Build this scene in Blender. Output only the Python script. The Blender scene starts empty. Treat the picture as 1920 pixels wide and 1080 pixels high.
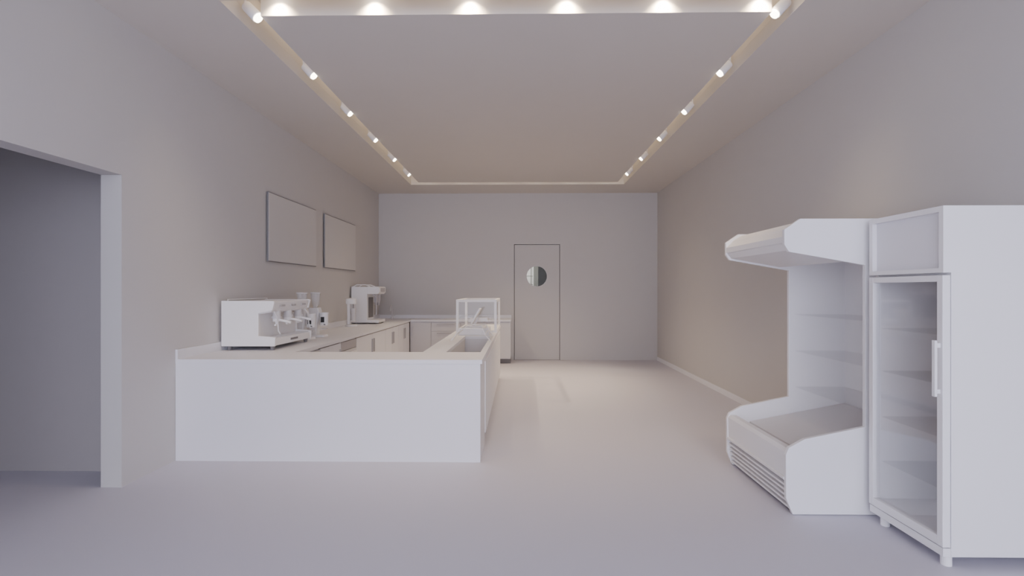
import bpy, bmesh, math
from mathutils import Vector, Matrix

SC = bpy.context.scene
COL = SC.collection

# ---------------------------------------------------------------- materials
def mat_plain(name, col, rough=0.6, noise=0.02, scale=6.0, metallic=0.0, spec=0.3, alpha=1.0):
    m = bpy.data.materials.new(name); m.use_nodes = True
    nt = m.node_tree; b = nt.nodes['Principled BSDF']
    tc = nt.nodes.new('ShaderNodeTexCoord'); n = nt.nodes.new('ShaderNodeTexNoise')
    n.inputs['Scale'].default_value = scale; n.inputs['Detail'].default_value = 3
    r = nt.nodes.new('ShaderNodeMixRGB')
    r.inputs[1].default_value = (*[max(0, c*(1-noise)) for c in col], 1)
    r.inputs[2].default_value = (*[min(1, c*(1+noise)) for c in col], 1)
    nt.links.new(tc.outputs['Object'], n.inputs['Vector'])
    nt.links.new(n.outputs['Fac'], r.inputs[0])
    nt.links.new(r.outputs[0], b.inputs['Base Color'])
    b.inputs['Roughness'].default_value = rough
    b.inputs['Metallic'].default_value = metallic
    b.inputs['Specular IOR Level'].default_value = spec
    b.inputs['Alpha'].default_value = alpha
    return m

def mat_glass(name, tint=(0.98, 0.98, 0.982), refl=0.014, fres=0.14):
    m = bpy.data.materials.new(name); m.use_nodes = True
    nt = m.node_tree; nt.nodes.clear()
    o = nt.nodes.new('ShaderNodeOutputMaterial'); mx = nt.nodes.new('ShaderNodeMixShader')
    t = nt.nodes.new('ShaderNodeBsdfTransparent'); g = nt.nodes.new('ShaderNodeBsdfGlossy')
    lw = nt.nodes.new('ShaderNodeLayerWeight'); lw.inputs[0].default_value = 0.25
    ml = nt.nodes.new('ShaderNodeMath'); ml.operation = 'MULTIPLY_ADD'
    ml.inputs[1].default_value = fres; ml.inputs[2].default_value = refl
    t.inputs[0].default_value = (*tint, 1); g.inputs['Roughness'].default_value = 0.05
    nt.links.new(lw.outputs['Fresnel'], ml.inputs[0]); nt.links.new(ml.outputs[0], mx.inputs[0])
    nt.links.new(t.outputs[0], mx.inputs[1]); nt.links.new(g.outputs[0], mx.inputs[2])
    nt.links.new(mx.outputs[0], o.inputs[0])
    return m

def mat_emit(name, col, s):
    m = bpy.data.materials.new(name); m.use_nodes = True
    nt = m.node_tree; b = nt.nodes['Principled BSDF']
    b.inputs['Base Color'].default_value = (*col, 1)
    b.inputs['Emission Color'].default_value = (*col, 1)
    b.inputs['Emission Strength'].default_value = s
    return m

WALL = mat_plain('wall_plaster', (0.595, 0.570, 0.550), 0.9, 0.010, 3)
SIDEWALL_SHADED = mat_plain('side_room_plaster_shaded', (0.42, 0.39, 0.38), 0.9, 0.012, 3)  # wall plaster with the side room's dimness put into its colour
CEIL = mat_plain('ceiling_paint', (0.66, 0.62, 0.575), 0.9, 0.01, 3)
FLOOR = mat_plain('floor_screed', (0.625, 0.605, 0.665), 0.55, 0.008, 1.5, spec=0.25)
WHITE = mat_plain('white_lacquer', (0.80, 0.79, 0.82), 0.5, 0.006, 8)
WHITE2 = mat_plain('white_enamel', (0.88, 0.865, 0.87), 0.45, 0.005, 8)
PLASTIC = mat_plain('pale_plastic', (0.66, 0.64, 0.645), 0.45, 0.01, 12)
FROST = mat_plain('frosted_plastic', (0.78, 0.77, 0.77), 0.35, 0.01, 12, alpha=0.4)
HANDLE = mat_plain('pale_metal_handle', (0.45, 0.43, 0.44), 0.45, 0.01, 12)
GREY = mat_plain('grey_shadow_gap', (0.22, 0.21, 0.215), 0.6, 0.02, 12)
DARK = mat_plain('dark_display', (0.05, 0.05, 0.052), 0.3, 0.05, 20)
POST = mat_plain('grey_green_post', (0.26, 0.26, 0.235), 0.6, 0.05, 10)
SCREEN = mat_plain('matte_screen', (0.64, 0.615, 0.595), 0.55, 0.006, 5)
GLASS = mat_glass('clear_glass')
DOORG = mat_glass('porthole_glass', (0.97, 0.97, 0.97), 0.003, 0.03)
SHELFG = mat_glass('shelf_glass', (0.985, 0.985, 0.985), 0.03)
LENS = mat_emit('warm_lamp_lens', (1.0, 0.90, 0.76), 14)
TROUGH_GLOW = mat_emit('warm_trough_glow', (1.0, 0.82, 0.60), 5.5)  # glow for the added strip that brightens the trough
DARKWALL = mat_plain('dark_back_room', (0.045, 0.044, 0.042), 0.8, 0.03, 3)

# ---------------------------------------------------------------- builder
class B:
    def __init__(s): s.bm = bmesh.new()
    def box(s, x0, x1, y0, y1, z0, z1):
        v = [s.bm.verts.new(p) for p in [(x0,y0,z0),(x1,y0,z0),(x1,y1,z0),(x0,y1,z0),(x0,y0,z1),(x1,y0,z1),(x1,y1,z1),(x0,y1,z1)]]
        for f in [(0,3,2,1),(4,5,6,7),(0,1,5,4),(1,2,6,5),(2,3,7,6),(3,0,4,7)]:
            s.bm.faces.new([v[i] for i in f])
        return s
    def prism(s, pts, a0, a1, axis='Y'):
        def mk(p, a):
            return (p[0], a, p[1]) if axis == 'Y' else ((a, p[0], p[1]) if axis == 'X' else (p[0], p[1], a))
        A = [s.bm.verts.new(mk(p, a0)) for p in pts]; C = [s.bm.verts.new(mk(p, a1)) for p in pts]
        n = len(pts)
        s.bm.faces.new(A); s.bm.faces.new(C[::-1])
        for i in range(n):
            s.bm.faces.new([A[i], C[i], C[(i+1) % n], A[(i+1) % n]])
        return s
    def cone(s, p0, p1, r0, r1, n=20):
        p0 = Vector(p0); p1 = Vector(p1); d = p1-p0
        q = d.to_track_quat('Z', 'Y').to_matrix().to_4x4()
        r = bmesh.ops.create_cone(s.bm, cap_ends=True, segments=n, radius1=r0, radius2=r1, depth=d.length)
        bmesh.ops.transform(s.bm, matrix=Matrix.Translation((p0+p1)/2) @ q, verts=r['verts'])
        return s
    def cyl(s, p0, p1, r, n=20): return s.cone(p0, p1, r, r, n)
    def tube(s, pts, r, n=10):
        for a, b in zip(pts[:-1], pts[1:]): s.cyl(a, b, r, n)
        for p in pts[1:-1]: s.ball(p, r)
        return s
    def ball(s, p, r, sz=1.0):
        q = bmesh.ops.create_uvsphere(s.bm, u_segments=14, v_segments=8, radius=r)
        bmesh.ops.transform(s.bm, matrix=Matrix.Translation(p) @ Matrix.Diagonal((1, 1, sz, 1)), verts=q['verts'])
        return s
    def obj(s, name, mat, root=None, loc=(0, 0, 0), bevel=0.0, label=None, smooth=False):
        L = Vector(loc)
        if root:
            L = Vector(root.location)
            if root.parent: L = L + root.parent.location
        bmesh.ops.recalc_face_normals(s.bm, faces=s.bm.faces)
        bmesh.ops.translate(s.bm, vec=-L, verts=s.bm.verts)
        me = bpy.data.meshes.new(name); s.bm.to_mesh(me); s.bm.free()
        me.materials.append(mat)
        o = bpy.data.objects.new(name, me); COL.objects.link(o)
        if root: o.parent = root
        else: o.location = L
        if smooth:
            for p in me.polygons: p.use_smooth = len(p.vertices) == 4
        if bevel > 0:
            m = o.modifiers.new('Bevel', 'BEVEL'); m.width = bevel; m.segments = 2
            m.limit_method = 'ANGLE'; m.angle_limit = math.radians(40)
        if label: o['label'] = label
        return o

def root(name, loc, label, cat, group=None):
    e = bpy.data.objects.new(name, None); e.empty_display_size = 0.1
    e.location = loc; COL.objects.link(e)
    e['label'] = label; e['category'] = cat
    if group: e['group'] = group
    return e

def struct(o, label, cat):
    o['kind'] = 'structure'; o['label'] = label; o['category'] = cat
    return o

# ---------------------------------------------------------------- dimensions
XL, XR, YB, H = -3.02, 2.915, 11.02, 3.552
YR = -3.0
SX = -6.2
WT = 0.16
struct(B().box(SX-0.15, XR+0.15, YR-3, 13.6, -0.1, 0).obj('floor', FLOOR), 'smooth pale grey screed floor', 'floor')
OY0, OY1, OZ = 1.0, 3.876, 2.37
b = B(); b.box(XL-WT, XL, OY1, YB+0.15, 0, H+0.4)
b.box(XL-WT, XL, OY0, OY1, OZ, H+0.4); b.box(XL-WT, XL, YR, OY0, 0, H+0.4)
struct(b.obj('wall_left', WALL), 'plain plaster wall with a wide open doorway', 'wall')
struct(B().box(XR, XR+0.15, YR, YB+0.15, 0, H+0.4).obj('wall_right', WALL), 'plain pale plaster wall', 'wall')
struct(B().box(XR-0.015, XR, YR, YB, 0, 0.075).obj('baseboard_right', WHITE), 'low pale skirting board', 'baseboard')
struct(B().box(SX, XL-WT, 4.22, 4.34, 0, H+0.4).obj('wall_side_room_back', SIDEWALL_SHADED), 'plaster wall of the adjoining room', 'wall')
struct(B().box(SX-0.15, SX, YR, 4.34, 0, H+0.4).obj('wall_side_room_left', SIDEWALL_SHADED), 'plaster wall of the adjoining room', 'wall')
struct(B().box(SX, XL-WT, YR-0.15, YR, 0, H+0.4).obj('wall_side_room_rear', SIDEWALL_SHADED), 'plaster wall of the adjoining room', 'wall')
struct(B().box(SX-0.15, XL-WT, YR-0.15, 4.34, H+0.4, H+0.5).obj('ceiling_side_room', CEIL), 'ceiling of the adjoining room', 'ceiling')
DX0, DX1, DZ = -0.128, 0.85, 2.465
b = B(); b.box(XL, DX0, YB, YB+0.15, 0, H+0.4); b.box(DX1, XR, YB, YB+0.15, 0, H+0.4)
b.box(DX0, DX1, YB, YB+0.15, DZ, H+0.4)
struct(b.obj('wall_back', WALL), 'plain plaster end wall with a single door', 'wall')

dcx, dcz, dr = 0.36, 1.784, 0.222
d0, d1 = DX0+0.012, DX1-0.012
def door_mesh():
    bm = bmesh.new()
    N = 48
    def frame(y):
        inner = []; outer = []
        for i in range(N):
            a = 2*math.pi*i/N
            cx, cz = math.cos(a), math.sin(a)
            inner.append(bm.verts.new((dcx+dr*cx, y, dcz+dr*cz)))
            t = 1e9
            if cx > 1e-6: t = min(t, (d1-dcx)/cx)
            if cx < -1e-6: t = min(t, (d0-dcx)/cx)
            if cz > 1e-6: t = min(t, (DZ-0.012-dcz)/cz)
            if cz < -1e-6: t = min(t, (0.006-dcz)/cz)
            outer.append([dcx+t*cx, y, dcz+t*cz])
        for c in [(d0, 0.006), (d1, 0.006), (d0, DZ-0.012), (d1, DZ-0.012)]:
            k = min(range(N), key=lambda i: (outer[i][0]-c[0])**2+(outer[i][2]-c[1])**2)
            outer[k] = [c[0], y, c[1]]
        return inner, [bm.verts.new(p) for p in outer]
    i0, o0 = frame(YB+0.012); i1, o1 = frame(YB+0.057)
    for k in range(N):
        j = (k+1) % N
        bm.faces.new([i0[k], i0[j], o0[j], o0[k]]); bm.faces.new([i1[j], i1[k], o1[k], o1[j]])
        bm.faces.new([i0[j], i0[k], i1[k], i1[j]]); bm.faces.new([o0[k], o0[j], o1[j], o1[k]])
    return bm
bb = B(); bb.bm.free(); bb.bm = door_mesh()
door = struct(bb.obj('door_1', WALL, loc=(d0, YB+0.03, 0)), 'flush pale door with a round porthole window', 'door')
rg = B()
N = 40
for k in range(N):
    a0 = 2*math.pi*k/N; a1 = 2*math.pi*(k+1)/N
    rg.prism([(dcx+dr*math.cos(a0), dcz+dr*math.sin(a0)), (dcx+(dr-0.006)*math.cos(a0), dcz+(dr-0.006)*math.sin(a0)),
              (dcx+(dr-0.006)*math.cos(a1), dcz+(dr-0.006)*math.sin(a1)), (dcx+dr*math.cos(a1), dcz+dr*math.sin(a1))], YB+0.011, YB+0.055)
bmesh.ops.remove_doubles(rg.bm, verts=rg.bm.verts, dist=1e-5)
rg.obj('window_ring', PLASTIC, root=door)
B().cyl((dcx, YB+0.03, dcz), (dcx, YB+0.036, dcz), dr-0.006, 40).obj('window_pane', DOORG, root=door)
b = B(); b.box(DX0, DX0+0.04, YB+0.06, YB+0.15, 0, DZ); b.box(DX1-0.04, DX1, YB+0.06, YB+0.15, 0, DZ)
b.box(DX0+0.04, DX1-0.04, YB+0.06, YB+0.15, DZ-0.04, DZ)
struct(b.obj('trim_1', GREY), 'dark backing that blocks light and shades the gap around the flush door', 'door frame')  # dark backing stops light leaking and gives the door gap its shade
# closed room behind the door
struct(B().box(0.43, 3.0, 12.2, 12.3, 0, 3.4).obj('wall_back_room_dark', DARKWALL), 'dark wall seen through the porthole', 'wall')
struct(B().box(0.325, 0.429, 12.2, 12.26, 0, 3.4).obj('trim_2', POST), 'grey door post seen through the porthole', 'trim')
struct(B().box(-1.6, 0.40, 12.6, 12.7, 0, 3.4).obj('wall_back_room_pale', WHITE2), 'pale wall seen through the porthole', 'wall')
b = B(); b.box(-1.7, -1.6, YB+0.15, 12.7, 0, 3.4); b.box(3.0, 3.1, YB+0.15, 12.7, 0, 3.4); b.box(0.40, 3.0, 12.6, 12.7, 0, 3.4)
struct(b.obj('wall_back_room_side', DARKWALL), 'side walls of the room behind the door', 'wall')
struct(B().box(-1.7, 3.1, YB+0.15, 12.7, 3.4, 3.5).obj('ceiling_back_room', CEIL), 'ceiling of the room behind the door', 'ceiling')
b = B()
for z in (1.62, 1.82): b.box(0.0, 0.30, 12.3, 12.32, z-0.008, z+0.008)
b.box(0.255, 0.275, 12.3, 12.32, 0, 3.4)
struct(b.obj('trim_4', POST), 'thin glazing bars seen through the porthole', 'trim')

# ---------------------------------------------------------------- ceiling with light trough
CX0, CX1, CY1 = -2.133, 2.022, 10.10
CY0 = 3.64
PX0, PX1, PY0, PY1 = -1.945, 1.86, 3.85, 9.88
b = B()
b.box(XL, CX0, YR, YB, H, H+0.12); b.box(CX1, XR, YR, YB, H, H+0.12)
b.box(CX0, CX1, CY1, YB, H, H+0.12); b.box(CX0, CX1, YR, CY0, H, H+0.12)
struct(b.obj('ceiling', CEIL), 'smooth pale ceiling border around a recessed light trough', 'ceiling')
b = B()
t = 0.03
TR = 0.30
b.box(CX0-t, CX0, CY0-t, CY1+t, H+0.121, H+TR); b.box(CX1, CX1+t, CY0-t, CY1+t, H+0.121, H+TR)
b.box(CX0, CX1, CY1, CY1+t, H+0.121, H+TR); b.box(CX0, CX1, CY0-t, CY0, H+0.121, H+TR)
b.box(CX0-t, CX1+t, CY0-t, CY1+t, H+TR, H+TR+0.04)
struct(b.obj('trim_3', CEIL), 'upstand and lid of the recessed light trough', 'ceiling trim')
struct(B().box(PX0, PX1, PY0, PY1, H+0.0, H+TR).obj('ceiling_panel', CEIL), 'large dropped ceiling panel framed by the light trough', 'ceiling')
b = B(); zl0, zl1 = H+TR-0.012, H+TR-0.002
xm0, xm1, ym0, ym1 = (CX0+PX0)/2, (CX1+PX1)/2, (CY0+PY0)/2, (CY1+PY1)/2
h = 0.012
b.box(xm0-h, xm0+h, ym0, ym1, zl0, zl1); b.box(xm1-h, xm1+h, ym0, ym1, zl0, zl1)
b.box(xm0+h, xm1-h, ym0-h, ym0+h, zl0, zl1); b.box(xm0+h, xm1-h, ym1-h, ym1+h, zl0, zl1)
o = b.obj('trough_glow_strip', TROUGH_GLOW, loc=(0, ym0, zl0)); o['label'] = 'unseen warm glow strip added to brighten the ceiling trough'; o['category'] = 'light strip'  # added out of sight to brighten the trough faces

# ---------------------------------------------------------------- spotlights
def spot(x, y, dx, dy, energy=22, dz=0.0, size=95, aim=0.35):
    z = H + dz
    r = root('track_spotlight', (x - dx*0.06, y - dy*0.05, H+TR-0.013), 'small white cylindrical spotlight hanging in the ceiling trough', 'spotlight', 'spotlights in the ceiling trough')
    base = Vector(r.location)
    B().cyl(base, base-Vector((0, 0, 0.03)), 0.03, 16).obj('mount', WHITE, root=r)
    B().cyl(base-Vector((0, 0, 0.03)), Vector((base.x, base.y, z+0.06)), 0.009, 10).obj('stem', WHITE, root=r)
    d = Vector((dx*0.70, dy*0.70, -0.71)).normalized()
    c = Vector((x, y, z+0.025))
    p0 = c - d*0.075; p1 = c + d*0.05
    B().cone(p0, p1, 0.040, 0.044, 20).obj('lamp_head', WHITE2, root=r, bevel=0.004, smooth=True)
    B().cyl(p1, p1+d*0.014, 0.036, 20).obj('lens', LENS, root=r)
    l = bpy.data.lights.new('spot_beam', 'SPOT'); l.energy = energy; l.color = (1, 0.79, 0.55)
    l.spot_size = math.radians(size); l.spot_blend = 0.9; l.shadow_soft_size = 0.03
    lo = bpy.data.objects.new('spot_beam', l); COL.objects.link(lo); lo.parent = r
    lo.location = p1 + d*0.024 - base
    ld = Vector((dx*aim, dy*aim, -1)).normalized()
    lo.rotation_euler = ld.to_track_quat('-Z', 'Y').to_euler()
    return r
for k, y in enumerate([3.88, 4.94, 6.01, 7.08, 8.15, 9.22]):
    e = [6, 6, 10, 60, 150, 150][k]
    spot(-2.018, y, 1, 0, e, 0.016, 82, 0.55)
    spot(1.933, y, -1, 0, e, 0.016, 82, 0.55)
for i in range(6):
    x = -1.80 + i*0.715
    spot(x, 3.735, 0, 1, 50, 0.115, 120, 0.8)
for i in range(6):
    x = -1.80 + i*0.70
    spot(x, 10.02, 0, -1, 45, 0.08, 90, 0.6)

# ---------------------------------------------------------------- wall screens
for (y0, y1) in [(6.10, 7.55), (7.88, 9.36)]:
    r = root('wall_screen', (XL+0.001, (y0+y1)/2, 1.836), 'thin blank matte menu screen mounted on the wall', 'wall screen', 'menu screens on the wall')
    B().box(XL+0.001, XL+0.012, y0+0.15, y1-0.15, 1.98, 2.51).obj('wall_bracket', GREY, root=r)
    B().box(XL+0.012, XL+0.028, y0, y1, 1.836, 2.668).obj('frame', GREY, root=r, bevel=0.002)
    B().box(XL+0.028, XL+0.033, y0+0.010, y1-0.010, 1.846, 2.658).obj('display', SCREEN, root=r)

# ---------------------------------------------------------------- counters
TZ = 0.89
TH = 0.035
XI = -2.20
XO = -0.328
XN = -0.95
YF = 4.485; YF2 = 5.04
YK = 10.44
YE = 8.75
wx0, wx1, wy0, wy1 = -0.72, -0.385, 5.06, 6.78
b = B()
b.box(XL+0.002, XO, YF-0.002, YF2, TZ-TH, TZ)
b.box(XL+0.002, XI, YF2, YB-0.002, TZ-TH, TZ)
b.box(XI, -0.185, YK-0.02, YB-0.002, TZ-TH, TZ)
b.box(XN, wx0, YF2, wy1, TZ-TH, TZ); b.box(wx1, XO, YF2, wy1, TZ-TH, TZ)
b.box(XN, XO, wy1, YE, TZ-TH, TZ)
o = b.obj('worktop', WHITE, loc=(XL, YF, TZ-TH))
o['label'] = 'continuous white worktop running around the service counter'; o['category'] = 'worktop'
b = B(); b.box(XL+0.001, XL+0.022, YF, YB-0.002, TZ, TZ+0.085); b.box(XL+0.022, -0.185, YB-0.024, YB-0.002, TZ, TZ+0.07)
o = b.obj('backsplash', WHITE, loc=(XL, YF, TZ)); o['label'] = 'low white upstand along the worktop edge at the wall'; o['category'] = 'backsplash'
r = root('service_counter', (XL, YF, 0), 'long plain white service counter facing the customers', 'counter')
B().box(XL+0.002, XO-0.016, YF, YF+0.04, 0.0, TZ-TH).obj('front_panel', WHITE, root=r, bevel=0.001)
B().box(XL+0.002, XI-0.03, YF+0.04, YF2-0.02, 0.0, TZ-TH).obj('carcass', WHITE, root=r)
B().box(XI-0.03, XO-0.016, YF2-0.06, YF2-0.02, 0.0, TZ-TH).obj('inner_panel', WHITE, root=r)
B().box(XO-0.05, XO-0.016, YF+0.04, YF2-0.06, 0.0, TZ-TH).obj('end_panel', WHITE, root=r)

# right run : display counter
r = root('display_counter', (XN, YF2, 0), 'white display counter with a sunken display well', 'display counter')
b = B()
b.box(XN+0.01, XN+0.04, YF2, YE, 0.0, TZ-TH); b.box(XO-0.05, XO-0.02, YF2, YE, 0.08, TZ-TH)
b.box(XN+0.04, XO-0.05, YE-0.03, YE, 0.0, TZ-TH); b.box(XN+0.04, XO-0.08, YF2, YE-0.03, 0.0, 0.60)
b.obj('body', WHITE, root=r)
b = B(); b.box(XO-0.07, XO-0.05, YF2, YE, 0, 0.08); b.obj('plinth', GREY, root=r)
b = B()
b.box(wx0-0.015, wx0-0.001, wy0, wy1, 0.62, TZ-TH); b.box(wx1+0.001, wx1+0.014, wy0, wy1, 0.62, TZ-TH)
b.box(wx0, wx1, wy1+0.001, wy1+0.015, 0.62, TZ-TH); b.box(wx0-0.015, wx1+0.014, wy0, wy1, 0.605, 0.62)
b.obj('well', PLASTIC, root=r)
for i, (a, c) in enumerate([(5.06, 5.90), (5.92, 6.76), (6.78, 7.75), (7.77, 8.72)]):
    B().box(XO-0.02, XO-0.006, a, c, 0.10, 0.80).obj('front_panel', WHITE, root=r, bevel=0.002)
# stepped, faceted glass guard over the far part of the well
gy0, gy1 = 6.05, 6.76
r = root('sneeze_guard', (wx1, gy0, TZ), 'low faceted clear glass guard with thin white rails over the well', 'sneeze guard')
zg = TZ+0.008
gp = [(XO-0.02, zg), (XO-0.085, TZ+0.085), (XO-0.11, TZ+0.15), (wx0+0.02, TZ+0.15), (wx0-0.03, TZ+0.085), (wx0-0.09, zg)]
b = B()
for p, q in zip(gp[:-1], gp[1:]):
    b.prism([p, q, (q[0], q[1]-0.004), (p[0], p[1]-0.004)], gy0+0.012, gy1-0.012)
b.obj('glass_panel', GLASS, root=r)
b = B()
for yy in (gy0, gy1-0.012):
    for p, q in zip(gp[:-1], gp[1:]):
        b.cyl((p[0], yy+0.006, p[1]), (q[0], yy+0.006, q[1]), 0.006, 8)
for p in gp[1:5]:
    b.cyl((p[0], gy0, p[1]), (p[0], gy1, p[1]), 0.006, 8)
b.obj('rail', WHITE2, root=r)

# vitrine
VX0, VX1, VY0, VY1, VZ = -0.912, -0.332, 7.36, 8.6, 1.357
r = root('glass_display_case', (VX0, VY0, TZ), 'white-framed glass display case standing on the counter', 'display case')
b = B(); f = 0.036
for x in (VX0, VX1-f):
    for y in (VY0, VY1-f): b.box(x, x+f, y, y+f, TZ+0.03, VZ-0.035)
b.box(VX0, VX1, VY0, VY0+f, VZ-0.035, VZ); b.box(VX0, VX1, VY1-f, VY1, VZ-0.035, VZ)
b.box(VX0, VX0+f, VY0+f, VY1-f, VZ-0.035, VZ); b.box(VX1-f, VX1, VY0+f, VY1-f, VZ-0.035, VZ)
b.obj('frame', WHITE2, root=r, bevel=0.002)
B().box(VX0, VX1, VY0, VY1, TZ, TZ+0.03).obj('base', WHITE2, root=r)
B().box(VX0+f, VX1-f, VY0+0.012, VY0+0.018, TZ+0.03, VZ-0.035).obj('glass_pane', GLASS, root=r)
B().box(VX1-0.018, VX1-0.012, VY0+f, VY1-f, TZ+0.03, VZ-0.035).obj('glass_pane', GLASS, root=r)
B().box(VX0+f, VX1-f, VY0+f, VY1-f, VZ-0.012, VZ-0.006).obj('glass_top', GLASS, root=r)
B().box(VX0+f, VX1-f, VY0+f, VY1-f, 1.10, 1.106).obj('glass_shelf', SHELFG, root=r)

# till
r = root('cash_register', (-0.61, 6.9, TZ), 'white till with a cash drawer and a tilted touch screen', 'cash register')
B().box(-0.82, -0.41, 6.76, 7.14, TZ+0.001, TZ+0.095).obj('cash_drawer', WHITE2, root=r, bevel=0.006)
B().box(-0.824, -0.82, 6.79, 7.11, TZ+0.02, TZ+0.08).obj('drawer_front', PLASTIC, root=r)
B().prism([(-0.74, TZ+0.095), (-0.50, TZ+0.095), (-0.53, TZ+0.12), (-0.72, TZ+0.115)], 6.84, 7.06).obj('stand_base', WHITE2, root=r)
B().prism([(-0.66, TZ+0.115), (-0.62, TZ+0.115), (-0.56, TZ+0.22), (-0.58, TZ+0.23)], 6.91, 6.99).obj('stand_neck', PLASTIC, root=r)
B().prism([(-0.665, TZ+0.155), (-0.645, TZ+0.150), (-0.535, TZ+0.345), (-0.555, TZ+0.353)], 6.80, 7.10).obj('touch_screen', WHITE2, root=r)
B().prism([(-0.73, TZ+0.155), (-0.45, TZ+0.165), (-0.46, TZ+0.215), (-0.70, TZ+0.205)], 7.105, 7.18).obj('receipt_printer', WHITE2, root=r)
r.location.y += 0.13

# left run base cabinets
XF = XI-0.03
def base_cab(y0, y1, kind, far=None):
    lab = {'door': 'white base cabinet with a flat door under the worktop',
           'machine': 'grey-fronted undercounter dishwasher beneath the worktop',
           'drawers': 'white base cabinet with stacked drawers under the worktop'}[kind]
    r = root('base_cabinet' if kind != 'machine' else 'dishwasher', (XL, y0, 0), lab, 'cabinet' if kind != 'machine' else 'dishwasher')
    B().box(XL+0.002, XF-0.02, y0+0.001, y1-0.001, 0.10, TZ-TH-0.001).obj('body', GREY if kind == 'door' else WHITE, root=r)
    B().box(XL+0.002, XF-0.07, y0+0.001, y1-0.001, 0, 0.10).obj('plinth', GREY, root=r)
    if kind == 'door':
        d = B().box(XF-0.019, XF, y0+0.007, y1-0.007, 0.11, TZ-TH-0.018).obj('door', WHITE, root=r, bevel=0.002)
        hy = y1-0.05 if far else y0+0.05
        B().box(XF, XF+0.02, hy-0.007, hy+0.007, 0.56, 0.76).obj('handle', HANDLE, root=d)
    elif kind == 'machine':
        d = B().box(XF-0.019, XF+0.004, y0+0.005, y1-0.005, 0.11, 0.72).obj('door', PLASTIC, root=r, bevel=0.003)
        B().box(XF-0.019, XF, y0+0.005, y1-0.005, 0.73, TZ-TH-0.02).obj('control_panel', HANDLE, root=r)
        B().box(XF+0.004, XF+0.03, y0+0.06, y1-0.06, 0.66, 0.68).obj('handle', WHITE2, root=d)
    else:
        zs = [0.11, 0.36, 0.60, TZ-TH-0.018]
        for a, c in zip(zs[:-1], zs[1:]):
            d = B().box(XF-0.019, XF, y0+0.005, y1-0.005, a, c-0.008).obj('drawer', WHITE, root=r, bevel=0.002)
            B().box(XF, XF+0.02, y0+0.15, y1-0.15, c-0.05, c-0.036).obj('handle', HANDLE, root=d)
base_cab(5.05, 5.75, 'drawers'); base_cab(5.75, 6.42, 'door', True); base_cab(6.42, 7.02, 'machine')
base_cab(7.02, 7.80, 'door', True); base_cab(7.80, 8.55, 'door'); base_cab(8.55, 9.02, 'door', True)
base_cab(9.02, 9.47, 'door'); base_cab(9.47, 9.93, 'door', True); base_cab(9.93, 10.40, 'door')
def back_cab(x0, x1, kind):
    r = root('base_cabinet', (x0, YB, 0), 'white base cabinet against the end wall' + (' with drawers' if kind == 'drawers' else ' with a flat door'), 'cabinet')
    B().box(x0+0.001, x1-0.001, YK+0.02, YB-0.002, 0.10, TZ-TH-0.001).obj('body', WHITE, root=r)
    B().box(x0+0.001, x1-0.001, YK+0.07, YB-0.002, 0, 0.10).obj('plinth', GREY, root=r)
    if kind == 'door':
        d = B().box(x0+0.003, x1-0.003, YK, YK+0.019, 0.11, TZ-TH-0.018).obj('door', PLASTIC, root=r, bevel=0.001)
        B().box(x0+0.05, x0+0.064, YK-0.02, YK, 0.56, 0.76).obj('handle', PLASTIC, root=d)
    else:
        zs = [0.11, 0.66, TZ-TH-0.018]
        for a, c in zip(zs[:-1], zs[1:]):
            d = B().box(x0+0.003, x1-0.003, YK, YK+0.019, a, c-0.004).obj('drawer', PLASTIC, root=r, bevel=0.001)
            B().box(x0+0.12, x1-0.12, YK-0.02, YK, c-0.05, c-0.038).obj('handle', HANDLE, root=d)
back_cab(XF+0.002, -1.80, 'door'); back_cab(-1.80, -1.20, 'drawers'); back_cab(-1.20, -0.70, 'door'); back_cab(-0.70, -0.19, 'door')

# ---------------------------------------------------------------- espresso machine (faces +X)
ex0, ex1, ey0, ey1 = -2.99, -2.455, 5.13, 6.04
z0 = 0.932; z1 = 1.388
xr = ex1-0.16
r = root('espresso_machine', (-2.7, (ey0+ey1)/2, TZ), 'boxy white three-group espresso machine on the worktop', 'espresso machine')
prof = [(ex0, z0), (ex1+0.005, z0), (ex1+0.01, z0+0.09), (xr, z0+0.105), (xr, 1.26), (ex1-0.02, 1.29), (ex1, 1.378), (ex1-0.01, z1), (ex0, z1)]
B().prism(prof, ey0, ey0+0.03).obj('side_panel', WHITE2, root=r, bevel=0.004)
B().prism(prof, ey1-0.03, ey1).obj('side_panel', WHITE2, root=r, bevel=0.004)
p2 = [(ex0+0.005, z0+0.01), (xr-0.01, z0+0.01), (xr-0.01, 1.25), (-2.50, 1.275), (ex1-0.03, 1.297), (ex1-0.012, 1.372), (ex1-0.02, z1-0.006), (ex0+0.005, z1-0.006)]
B().prism(p2, ey0+0.03, ey1-0.03).obj('body', WHITE2, root=r)
B().box(xr-0.01, ex1-0.0, ey0+0.03, ey1-0.03, z0+0.004, z0+0.075).obj('drip_tray', WHITE2, root=r, bevel=0.003)
b = B()
for i in range(29): b.box(xr+0.01, ex1-0.015, ey0+0.045+i*0.029, ey0+0.057+i*0.029, z0+0.075, z0+0.084)
b.obj('tray_grate', PLASTIC, root=r)
for x in (ex0+0.06, ex1-0.04):
    for y in (ey0+0.05, ey1-0.06): B().cone((x, y, TZ+0.001), (x, y, z0), 0.018, 0.024, 16).obj('foot', GREY, root=r)
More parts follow.
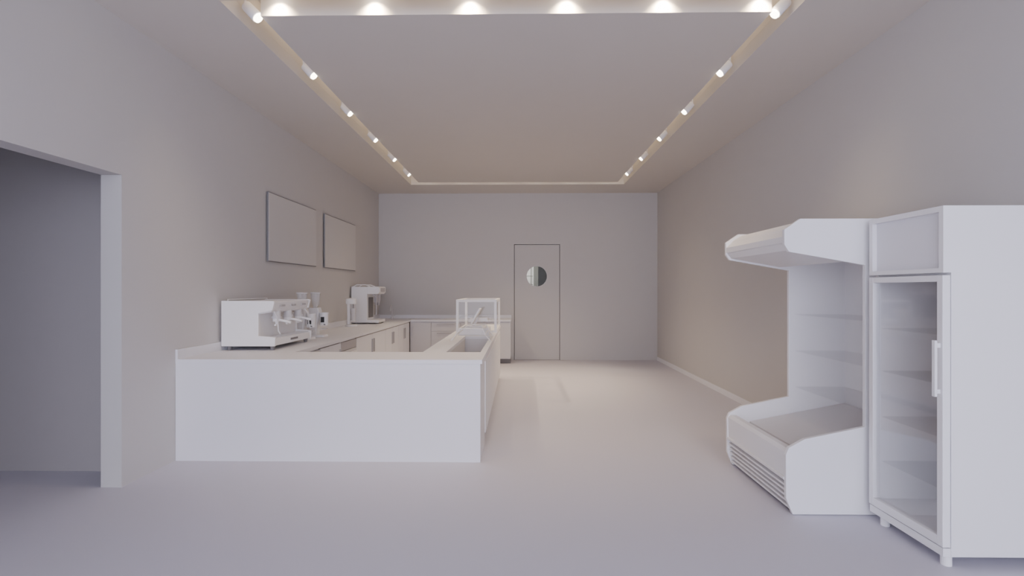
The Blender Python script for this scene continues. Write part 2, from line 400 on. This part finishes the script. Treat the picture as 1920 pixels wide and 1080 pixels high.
for gy in (5.34, 5.60, 5.86):
    b = B(); b.cyl((-2.53, gy, 1.282), (-2.53, gy, 1.225), 0.042, 24); b.cyl((-2.53, gy, 1.225), (-2.53, gy, 1.20), 0.05, 24)
    b.obj('group_head', PLASTIC, root=r)
    b = B(); b.cyl((-2.53, gy, 1.20), (-2.53, gy, 1.17), 0.038, 24); b.cyl((-2.50, gy, 1.185), (-2.37, gy-0.015, 1.16), 0.013, 12)
    b.cyl((-2.53, gy, 1.17), (-2.53, gy, 1.14), 0.012, 10); b.box(-2.54, -2.52, gy-0.03, gy+0.03, 1.125, 1.142)
    b.obj('portafilter', WHITE2, root=r)
    b = B()
    for k in range(4): b.box(ex1-0.024, ex1-0.008, gy-0.055+k*0.03, gy-0.037+k*0.03, 1.325, 1.345)
    b.obj('button_panel', HANDLE, root=r)
for gy in (5.21, 5.97):
    B().tube([(-2.50, gy, 1.282), (-2.46, gy, 1.22), (-2.45, gy, 1.08), (-2.43, gy, 1.05)], 0.007).obj('steam_wand', PLASTIC, root=r)
B().box(-2.457, -2.453, 5.50, 5.68, z0+0.03, z0+0.052).obj('badge', GREY, root=r)
b = B(); b.tube([(ex0+0.04, ey0+0.05, z1), (ex0+0.04, ey0+0.05, z1+0.012), (ex0+0.04, ey1-0.05, z1+0.012), (ex0+0.04, ey1-0.05, z1)], 0.005)
b.obj('cup_rail', WHITE2, root=r)

# ---------------------------------------------------------------- grinders
def grinder(x, y):
    r = root('coffee_grinder', (x, y, TZ), 'white coffee grinder with a round bean hopper', 'coffee grinder', 'coffee grinders beside the espresso machine')
    B().prism([(x-0.11, TZ+0.001), (x+0.13, TZ+0.001), (x+0.12, TZ+0.03), (x-0.10, TZ+0.035)], y-0.08, y+0.08).obj('base', WHITE2, root=r, bevel=0.004)
    B().prism([(x-0.095, TZ+0.03), (x+0.02, TZ+0.03), (x+0.03, TZ+0.17), (x+0.055, TZ+0.33), (x+0.04, TZ+0.38), (x-0.07, TZ+0.38), (x-0.10, TZ+0.33)], y-0.06, y+0.06).obj('body', WHITE2, root=r, bevel=0.01)
    b = B(); b.cone((x-0.01, y, TZ+0.38), (x-0.01, y, TZ+0.46), 0.028, 0.052, 24); b.cone((x-0.01, y, TZ+0.46), (x-0.01, y, TZ+0.56), 0.052, 0.060, 24)
    b.obj('bean_hopper', FROST, root=r, label='pale translucent bean hopper')
    B().cyl((x-0.01, y, TZ+0.56), (x-0.01, y, TZ+0.574), 0.066, 24).obj('hopper_lid', PLASTIC, root=r, bevel=0.003)
    b = B(); b.cyl((x+0.10, y, TZ+0.15), (x+0.10, y, TZ+0.30), 0.052, 24); b.cyl((x+0.10, y, TZ+0.30), (x+0.10, y, TZ+0.315), 0.056, 24)
    b.obj('doser', WHITE2, root=r)
    B().box(x+0.078, x+0.122, y-0.056, y-0.045, TZ+0.19, TZ+0.26).obj('doser_window', DARK, root=r, label='dark inspection window')
    B().box(x+0.075, x+0.14, y-0.03, y+0.03, TZ+0.10, TZ+0.112).obj('portafilter_fork', PLASTIC, root=r)
    B().tube([(x+0.12, y-0.05, TZ+0.165), (x+0.15, y-0.10, TZ+0.165)], 0.007).obj('dosing_lever', GREY, root=r)
grinder(-2.66, 6.30); grinder(-2.63, 6.64)

# ---------------------------------------------------------------- automatic coffee machine
r = root('coffee_machine', (-2.65, 9.1, TZ), 'tall white automatic coffee machine on the worktop', 'coffee machine')
B().box(-2.905, -2.62, 8.88, 9.30, TZ+0.02, 1.553).obj('body', WHITE2, root=r, bevel=0.008)
B().prism([(-2.62, 1.42), (-2.43, 1.42), (-2.40, 1.45), (-2.40, 1.54), (-2.42, 1.553), (-2.62, 1.553)], 8.88, 9.30).obj('brew_head', WHITE2, root=r, bevel=0.004)
B().box(-2.62, -2.41, 8.88, 9.30, TZ+0.02, TZ+0.07).obj('drip_tray', WHITE2, root=r, bevel=0.004)
for yy in (9.0, 9.18):
    b = B(); b.cyl((-2.50, yy, 1.42), (-2.50, yy, 1.27), 0.035, 18); b.cyl((-2.50, yy, 1.27), (-2.50, yy, 1.22), 0.02, 14)
    b.obj('spout', HANDLE, root=r)
B().tube([(-2.54, 8.93, 1.42), (-2.47, 8.93, 1.36), (-2.47, 8.93, 1.05)], 0.012).obj('steam_wand', HANDLE, root=r)
B().box(-2.622, -2.61, 8.95, 9.23, 1.0, 1.36).obj('splash_plate', GREY, root=r)
B().box(-2.402, -2.392, 8.95, 9.23, 1.46, 1.53).obj('control_panel', HANDLE, root=r)
for x in (-2.86, -2.45):
    for y in (8.93, 9.25): B().cyl((x, y, TZ+0.001), (x, y, TZ+0.02), 0.02, 12).obj('foot', GREY, root=r)
for yy in (8.93, 9.25):
    B().tube([(-2.88, yy, 1.553), (-2.82, yy, 1.585), (-2.66, yy, 1.585), (-2.58, yy, 1.553)], 0.008).obj('cup_rail', WHITE2, root=r)
r.location += Vector((-0.09, 0.25, 0))

# drink mixer
mx, my = -2.80, 8.54
r = root('drink_mixer', (mx, my, TZ), 'slim white countertop drink mixer with a domed head', 'drink mixer')
B().cone((mx, my, TZ+0.001), (mx, my, TZ+0.03), 0.10, 0.09, 28).obj('base', WHITE2, root=r, bevel=0.004)
B().box(mx-0.06, mx-0.01, my-0.035, my+0.035, TZ+0.03, TZ+0.40).obj('column', WHITE2, root=r, bevel=0.01)
b = B(); b.cyl((mx, my, TZ+0.37), (mx, my, TZ+0.45), 0.085, 28); b.ball((mx, my, TZ+0.45), 0.085, 0.25); b.obj('motor_head', WHITE2, root=r, bevel=0.003)
B().cone((mx+0.035, my, TZ+0.10), (mx+0.035, my, TZ+0.30), 0.034, 0.045, 22).obj('mixing_cup', PLASTIC, root=r)
B().cyl((mx+0.035, my, TZ+0.30), (mx+0.035, my, TZ+0.37), 0.008, 10).obj('spindle', GREY, root=r)
B().box(mx-0.01, mx+0.06, my-0.03, my+0.03, TZ+0.085, TZ+0.10).obj('cup_rest', WHITE2, root=r)

# faucet
r = root('faucet', (-2.6, 10.6, TZ), 'slim gooseneck tap at the worktop corner', 'faucet')
B().cyl((-2.6, 10.6, TZ+0.001), (-2.6, 10.6, TZ+0.04), 0.025, 16).obj('base', PLASTIC, root=r)
pts = [(-2.6, 10.6, TZ+0.04), (-2.6, 10.6, TZ+0.22)]
for i in range(1, 9):
    a = math.pi*i/8; pts.append((-2.6, 10.6-0.07+0.07*math.cos(a), TZ+0.22+0.07*math.sin(a)))
pts.append((-2.6, 10.46, TZ+0.17))
B().tube(pts, 0.011).obj('spout', PLASTIC, root=r)
B().tube([(-2.6, 10.6, TZ+0.05), (-2.53, 10.6, TZ+0.08)], 0.007).obj('lever', PLASTIC, root=r)
r.location += Vector((-0.07, 0.15, 0))

# ---------------------------------------------------------------- glass door fridge (faces -X)
fx, fx2, fy0, fy1 = 2.32, 2.90, 2.82, 3.41
zb, zt = 0.060, 1.953
r = root('upright_fridge', (2.55, 3.1, 0), 'tall white upright fridge with a single glass door', 'fridge')
b = B(); w = 0.03
b.box(fx, fx2, fy0, fy0+w, zb, zt); b.box(fx, fx2, fy1-w, fy1, zb, zt)
b.box(fx, fx2, fy0+w, fy1-w, zt-0.03, zt); b.box(fx, fx2, fy0+w, fy1-w, zb, 0.15)
b.box(fx2-0.03, fx2, fy0+w, fy1-w, 0.15, zt-0.03); b.box(fx+0.002, fx2-0.03, fy0+w, fy1-w, 1.565, 1.595)
b.obj('body', WHITE2, root=r)
hd = B()
hd.box(fx-0.042, fx, fy0, fy0+0.03, 1.592, zt); hd.box(fx-0.042, fx, fy1-0.03, fy1, 1.592, zt)
hd.box(fx-0.042, fx, fy0+0.03, fy1-0.03, zt-0.03, zt); hd.box(fx-0.042, fx, fy0+0.03, fy1-0.03, 1.592, 1.617)
hd.obj('header_frame', WHITE2, root=r)
B().box(fx-0.014, fx+0.01, fy0+0.03, fy1-0.03, 1.617, zt-0.03).obj('header_panel', WHITE, root=r)
b = B(); dx0, dx1 = fx-0.045, fx-0.003; zz0, zz1 = 0.110, 1.578; fw = 0.04
b.box(dx0, dx1, fy0, fy0+fw, zz0, zz1); b.box(dx0, dx1, fy1-fw, fy1, zz0, zz1)
b.box(dx0, dx1, fy0+fw, fy1-fw, zz1-fw+0.005, zz1); b.box(dx0, dx1, fy0+fw, fy1-fw, zz0, zz0+fw+0.01)
door_o = b.obj('door', WHITE2, root=r, bevel=0.003)
B().box(dx0+0.02, dx0+0.026, fy0+fw, fy1-fw, zz0+fw+0.01, zz1-fw+0.005).obj('glass_pane', GLASS, root=door_o)
b = B(); b.box(dx0-0.034, dx0-0.020, fy0+0.010, fy0+0.032, 0.92, 1.225)
b.box(dx0-0.020, dx0, fy0+0.014, fy0+0.028, 0.935, 0.96); b.box(dx0-0.020, dx0, fy0+0.014, fy0+0.028, 1.185, 1.21)
b.obj('handle', WHITE2, root=door_o, bevel=0.002)
for z in (1.247, 0.972, 0.677, 0.390):
    b = B(); b.box(fx+0.02, fx2-0.035, fy0+w+0.002, fy1-w-0.002, z, z+0.005); b.obj('shelf', SHELFG, root=r)
B().box(fx-0.04, fx, fy0+0.004, fy1-0.004, zb, 0.104).obj('kick_panel', WHITE2, root=r)
for x in (fx+0.005, fx2-0.05):
    for y in (fy0+0.04, fy1-0.08): B().cyl((x, y, 0.0), (x, y, zb), 0.026, 18).obj('foot', WHITE2, root=r)

# ---------------------------------------------------------------- open display chiller (faces -X)
cy0, cy1 = 3.445, 4.45
r = root('open_display_chiller', (2.3, 3.95, 0), 'white open-front display chiller with glass shelves', 'display chiller')
side = [(1.80, 0.004), (1.757, 0.11), (1.755, 0.40), (1.775, 0.447), (1.88, 0.505), (2.277, 0.588), (2.277, 1.662), (1.775, 1.752), (1.745, 1.80),
        (1.745, 1.90), (1.85, 1.972), (2.85, 1.972), (2.85, 0.004)]
B().prism(side, cy0, cy0+0.028).obj('side_panel', WHITE2, root=r, bevel=0.002)
B().prism(side, cy1-0.028, cy1).obj('side_panel', WHITE2, root=r, bevel=0.002)
a0, a1 = cy0+0.028, cy1-0.028
B().prism([(1.85, 0.0), (1.85, 0.215), (1.768, 0.215), (1.762, 0.41), (1.785, 0.432), (1.83, 0.43), (1.95, 0.36), (2.75, 0.52), (2.79, 0.52), (2.79, 0.0)], a0, a1).obj('base', WHITE2, root=r)
B().prism([(1.945, 0.365), (2.745, 0.524), (2.745, 0.536), (1.945, 0.377)], a0+0.003, a1-0.003).obj('deck', PLASTIC, root=r)
for k in range(5):
    z = 0.032+k*0.037
    xk = 1.79-0.006*k
    B().prism([(xk, z), (xk+0.04, z+0.004), (xk+0.04, z+0.018), (xk, z+0.014)], a0, a1).obj('grille_slat', WHITE2, root=r)
B().box(1.835, 1.849, a0, a1, 0.01, 0.214).obj('grille_back', DARK, root=r)
B().box(1.752, 1.768, a0, a1, 0.225, 0.245).obj('bumper', WHITE2, root=r, bevel=0.003)
B().box(2.75, 2.79, a0, a1, 0.52, 1.95).obj('back_panel', WHITE2, root=r)
B().prism([(1.79, 1.765), (1.757, 1.808), (1.757, 1.843), (1.80, 1.913), (1.87, 1.958), (2.75, 1.958), (2.75, 1.77), (2.28, 1.71), (2.2, 1.69)], a0, a1).obj('canopy', WHITE2, root=r)
B().prism([(1.747, 1.813), (1.757, 1.813), (1.757, 1.848), (1.83, 1.923), (1.82, 1.928), (1.747, 1.855)], a0, a1).obj('canopy_trim', WHITE2, root=r)
for z in (1.286, 0.976, 0.67):
    B().box(2.33, 2.748, a0+0.002, a1-0.002, z, z+0.005).obj('glass_shelf', SHELFG, root=r)
r.location += Vector((0.014, 0.025, 0))

# ---------------------------------------------------------------- lights
pl = bpy.data.lights.new('back_room_fill', 'POINT'); pl.energy = 85; pl.color = (0.98, 1.0, 0.94); pl.shadow_soft_size = 0.1  # added fill light for the room behind the porthole
po = bpy.data.objects.new('back_room_fill', pl); COL.objects.link(po); po.location = (-0.6, 11.9, 2.9)
W = bpy.data.worlds.new('daylight'); SC.world = W; W.use_nodes = True
bg = W.node_tree.nodes['Background']; bg.inputs[0].default_value = (0.77, 0.80, 1.0, 1); bg.inputs[1].default_value = 6.6

cam = bpy.data.cameras.new('camera'); cam.sensor_width = 36; cam.lens = 36*970/1920
cam.shift_y = 3/1920
co = bpy.data.objects.new('camera', cam); COL.objects.link(co)
co.location = (0, 0, 1.5); co.rotation_euler = (math.radians(90), 0, math.atan(15/970))
cam.clip_start = 0.05
SC.camera = co
